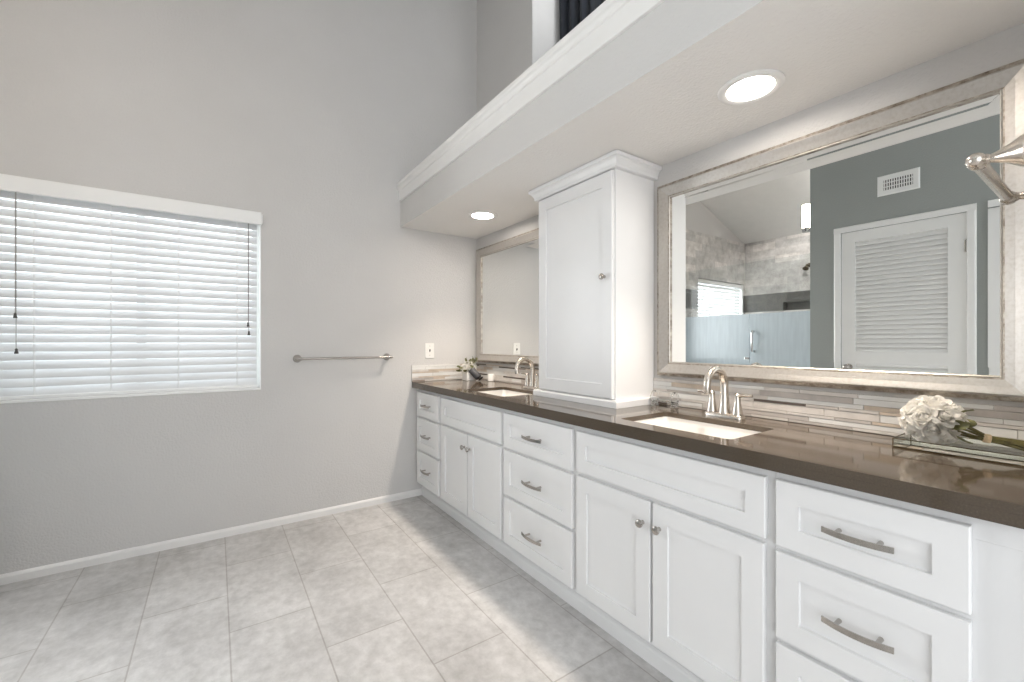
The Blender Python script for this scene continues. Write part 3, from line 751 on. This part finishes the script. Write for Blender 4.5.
def rose_data(name, R, seed):
    b = rose_bm(R, random.Random(seed)); bmesh.ops.recalc_face_normals(b, faces=b.faces)
    me = bpy.data.meshes.new(name); b.to_mesh(me); b.free(); me.materials.append(M['petal']); me.shade_smooth(); return me
ROSES = [rose_data('rose', .036, s) for s in (1, 2, 3)]
def put_rose(parent, me, p, d, sc):
    o = bpy.data.objects.new('rose', me); C.objects.link(o); o.parent = parent
    o.location = Vector(p)-wloc(parent); o.rotation_euler = Vector(d).to_track_quat('Z', 'Y').to_euler(); o.scale = (sc,)*3
    return o
# rose bouquet lying on the tray
TZ = .9045
bq = thing('rose_bouquet', 'bouquet of white roses with olive stems lying on the glass tray', 'bouquet', (1.715, .26, TZ))
hc = Vector((1.712, .328, .979)); rnd = random.Random(5)
ax = Vector((-.03, 1, .16)).normalized()
n = 19
for k in range(n):
    zz = 1-1.72*(k+.5)/n; ph = k*2.39996; rr = math.sqrt(1-zz*zz)
    u = ax.orthogonal().normalized(); v = ax.cross(u)
    d = (ax*zz+u*rr*math.cos(ph)+v*rr*math.sin(ph)).normalized()
    p = hc+Vector((d.x*.040, d.y*.042, d.z*(.042 if d.z > 0 else .030)))
    put_rose(bq, ROSES[k % 3], p, d, rnd.uniform(.88, 1.06))
b = B(); sphere(b, hc, .045); obj('flower_core', b, M['petal'], bq, True)
tie = Vector((1.735, .228, .948))
for k in range(9):
    t = 2*PI*k/9; o = Vector((math.cos(t), 0, math.sin(t)))
    a = hc+Vector((0, -.04, -.005))+o*.018; c = tie+o*.0068; e = Vector((1.758, .135+.008*(k % 3), .936))+Vector((math.cos(t+1.2), 0, math.sin(t+1.2)))*.013
    b = B(); tube(b, [a, (a+c)/2+o*.001, c, (c+e)/2, e], [.0030]*5, 8); obj('stem', b, M['stem'], bq, True)
b = B(); dr = (Vector((1.758, .14, .936))-tie).normalized(); lathe(b, tie-dr*.008, dr, [(0, .0100), (.002, .0118), (.008, .0122), (.014, .0118), (.016, .0100)], 18)
obj('ribbon', b, M['ribbon'], bq, True)
for k in range(4):
    b = B(); t = k*1.5; petal_mesh(b, hc+Vector((math.cos(t)*.02, -.035, math.sin(t)*.02)), (math.cos(t)*.7, -.55, math.sin(t)*.6), (0, -1, .2), .05, .014, .3, .1); obj('leaf', b, M['leaf'], bq, True)

# tray
x0, x1, y0, y1 = 1.655, 1.835, .120, .406
r = thing('mirrored_tray', 'low glass-sided mirrored tray holding the roses at the counter right end', 'tray', ((x0+x1)/2, (y0+y1)/2, .9005))
b = B(); box(b, x0, x1, y0, y1, .9007, .9040); obj('mirror_base', b, M['mirror'], r)
b = B(); zt = .926
for a0, a1, c0, c1 in ((x0, x0+.003, y0, y1), (x1-.003, x1, y0, y1), (x0+.003, x1-.003, y0, y0+.003), (x0+.003, x1-.003, y1-.003, y1)):
    box(b, a0, a1, c0, c1, .9042, zt)
obj('glass_side', b, M['tray_glass'], r)
b = B()
ringframe(b, x0, x1, y0, y1, [(-.001, 0), (.0012, 0), (.0012, .0022), (-.001, .0022), (-.001, 0)], lambda a, c, p: (a, c, zt+p-.0005))
ringframe(b, x0, x1, y0, y1, [(.0003, 0), (.002, 0), (.002, .0035), (.0003, .0035), (.0003, 0)], lambda a, c, p: (a, c, .9006+p))
for a, c in rect(x0, x1, y0, y1): box(b, a-.0013, a+.0013, c-.0013, c+.0013, .903, zt)
obj('metal_edge', b, M['gold'], r)

# clear glass caddy with ring ends beside the tower
gx = 1.795; gy0, gy1 = 1.240, 1.352
r = thing('glass_caddy', 'clear glass holder with ring ends beside the tower cabinet', 'glass holder', (gx, (gy0+gy1)/2, .9))
for y in (gy0, gy1):
    b = B(); tube(b, [(gx+.028*math.cos(2*PI*k/28), y, .941+.028*math.sin(2*PI*k/28)) for k in range(28)], .0048, 10, closed=True); obj('glass_ring', b, M['glass'], r, True)
    b = B()
    for s in (-1, 1): lathe(b, (gx+s*.018, y, .9005), (0, 0, 1), [(0, .008), (.004, .009), (.009, .006), (.014, .008), (.0195, .004)], 14)
    obj('glass_foot', b, M['glass'], r, True)
b = B(); tube(b, [(gx+.024, gy0, .926), (gx+.024, gy1, .926)], .004, 10); tube(b, [(gx-.024, gy0, .926), (gx-.024, gy1, .926)], .004, 10)
tube(b, [(gx, gy0, .969), (gx, gy1, .969)], .0035, 10); obj('glass_rod', b, M['glass'], r, True)
b = B(); box(b, gx-.022, gx+.022, gy0+.007, gy1-.007, .9215, .9255, .001); obj('glass_shelf', b, M['glass'], r)

# white vase of flowers, charcoal tumbler, white candle at the far end
vx, vy = 1.697, 3.078
r = thing('flower_vase', 'square white vase of white flowers and leaves in the far counter corner', 'vase', (vx, vy, .9))
b = B(); t = [[(vx+px, vy+py, z) for px, py in rrect(-h, h, -h, h, .008, 4)] for h, z in ((.038, .9005), (.041, .904), (.042, .975), (.038, .975), (.037, .912))]
loft(b, t); obj('vase_body', b, M['porc'], r, True)
rnd = random.Random(9)
for k in range(13):
    zz = 1-1.0*(k+.5)/13; ph = k*2.39996; rr = math.sqrt(1-zz*zz); d = Vector((rr*math.cos(ph), rr*math.sin(ph), zz))
    put_rose(r, ROSES[k % 3], Vector((vx, vy, .992))+Vector((d.x*.045, d.y*.045, d.z*.042)), d, rnd.uniform(.66, .86))
for k in range(16):
    t = 2*PI*k/16+rnd.uniform(-.2, .2); el = rnd.uniform(-.1, 1.1) if math.cos(t) < .2 else rnd.uniform(.75, 1.2); d = Vector((math.cos(t)*math.cos(el), math.sin(t)*math.cos(el), math.sin(el)))
    b = B(); p0 = Vector((vx, vy, .978)); p1 = p0+d*(rnd.uniform(.06, .085) + (.03 if el > .7 else 0)); tube(b, [p0, (p0+p1)/2+Vector((0, 0, .006)), p1], .0014, 6)
    for q in range(3):
        s = Vector((rnd.uniform(-1, 1), rnd.uniform(-1, 1), rnd.uniform(-.3, 1))); petal_mesh(b, p0.lerp(p1, .7+.15*q), d+s*.6, s, .024, .009, .3, .1)
    obj('leaf_sprig', b, M['leaf'], r, True)
# tumbler lying with its mouth towards the room
p = Vector((1.715, 2.905, .9005+.0275)); a = Vector((.52, .80, 0)).normalized()
mouth = Vector((1.690, 2.945, .9285)); ta = Vector((-.28, .50, .55)).normalized()
r = thing('tumbler', 'charcoal tumbler leaning on the square white flower vase, dark end forward', 'tumbler', (1.735, 2.97, .9005))
b = B(); lathe(b, (1.728, 2.972, .9262), ta, [(0, .020), (.001, .0255), (.004, .0272), (.088, .0290), (.091, .0280), (.091, .025), (.02, .024)], 26); obj('tumbler_body', b, M['grey'], r, True)
b = B(); lathe(b, Vector((1.735, 2.952, .9215))-ta*.0006, ta, [(0, .0235), (.0005, .0240), (.0009, .0235)], 24); obj('mouth_shade_disc', b, M['black'], r, True)  # black disc stands in for the shade inside the open mouth
r = thing('candle', 'short white round candle beside the charcoal tumbler', 'candle', (1.815, 2.925, .9005))
b = B(); lathe(b, (1.815, 2.925, .9005), (0, 0, 1), [(0, .026), (.003, .029), (.052, .029), (.056, .027), (.056, .024), (.050, .022)], 26); obj('candle_body', b, M['porc'], r, True)
b = B(); tube(b, [(1.815, 2.925, .950), (1.816, 2.925, .957)], .0012, 6); obj('wick', b, M['black'], r)
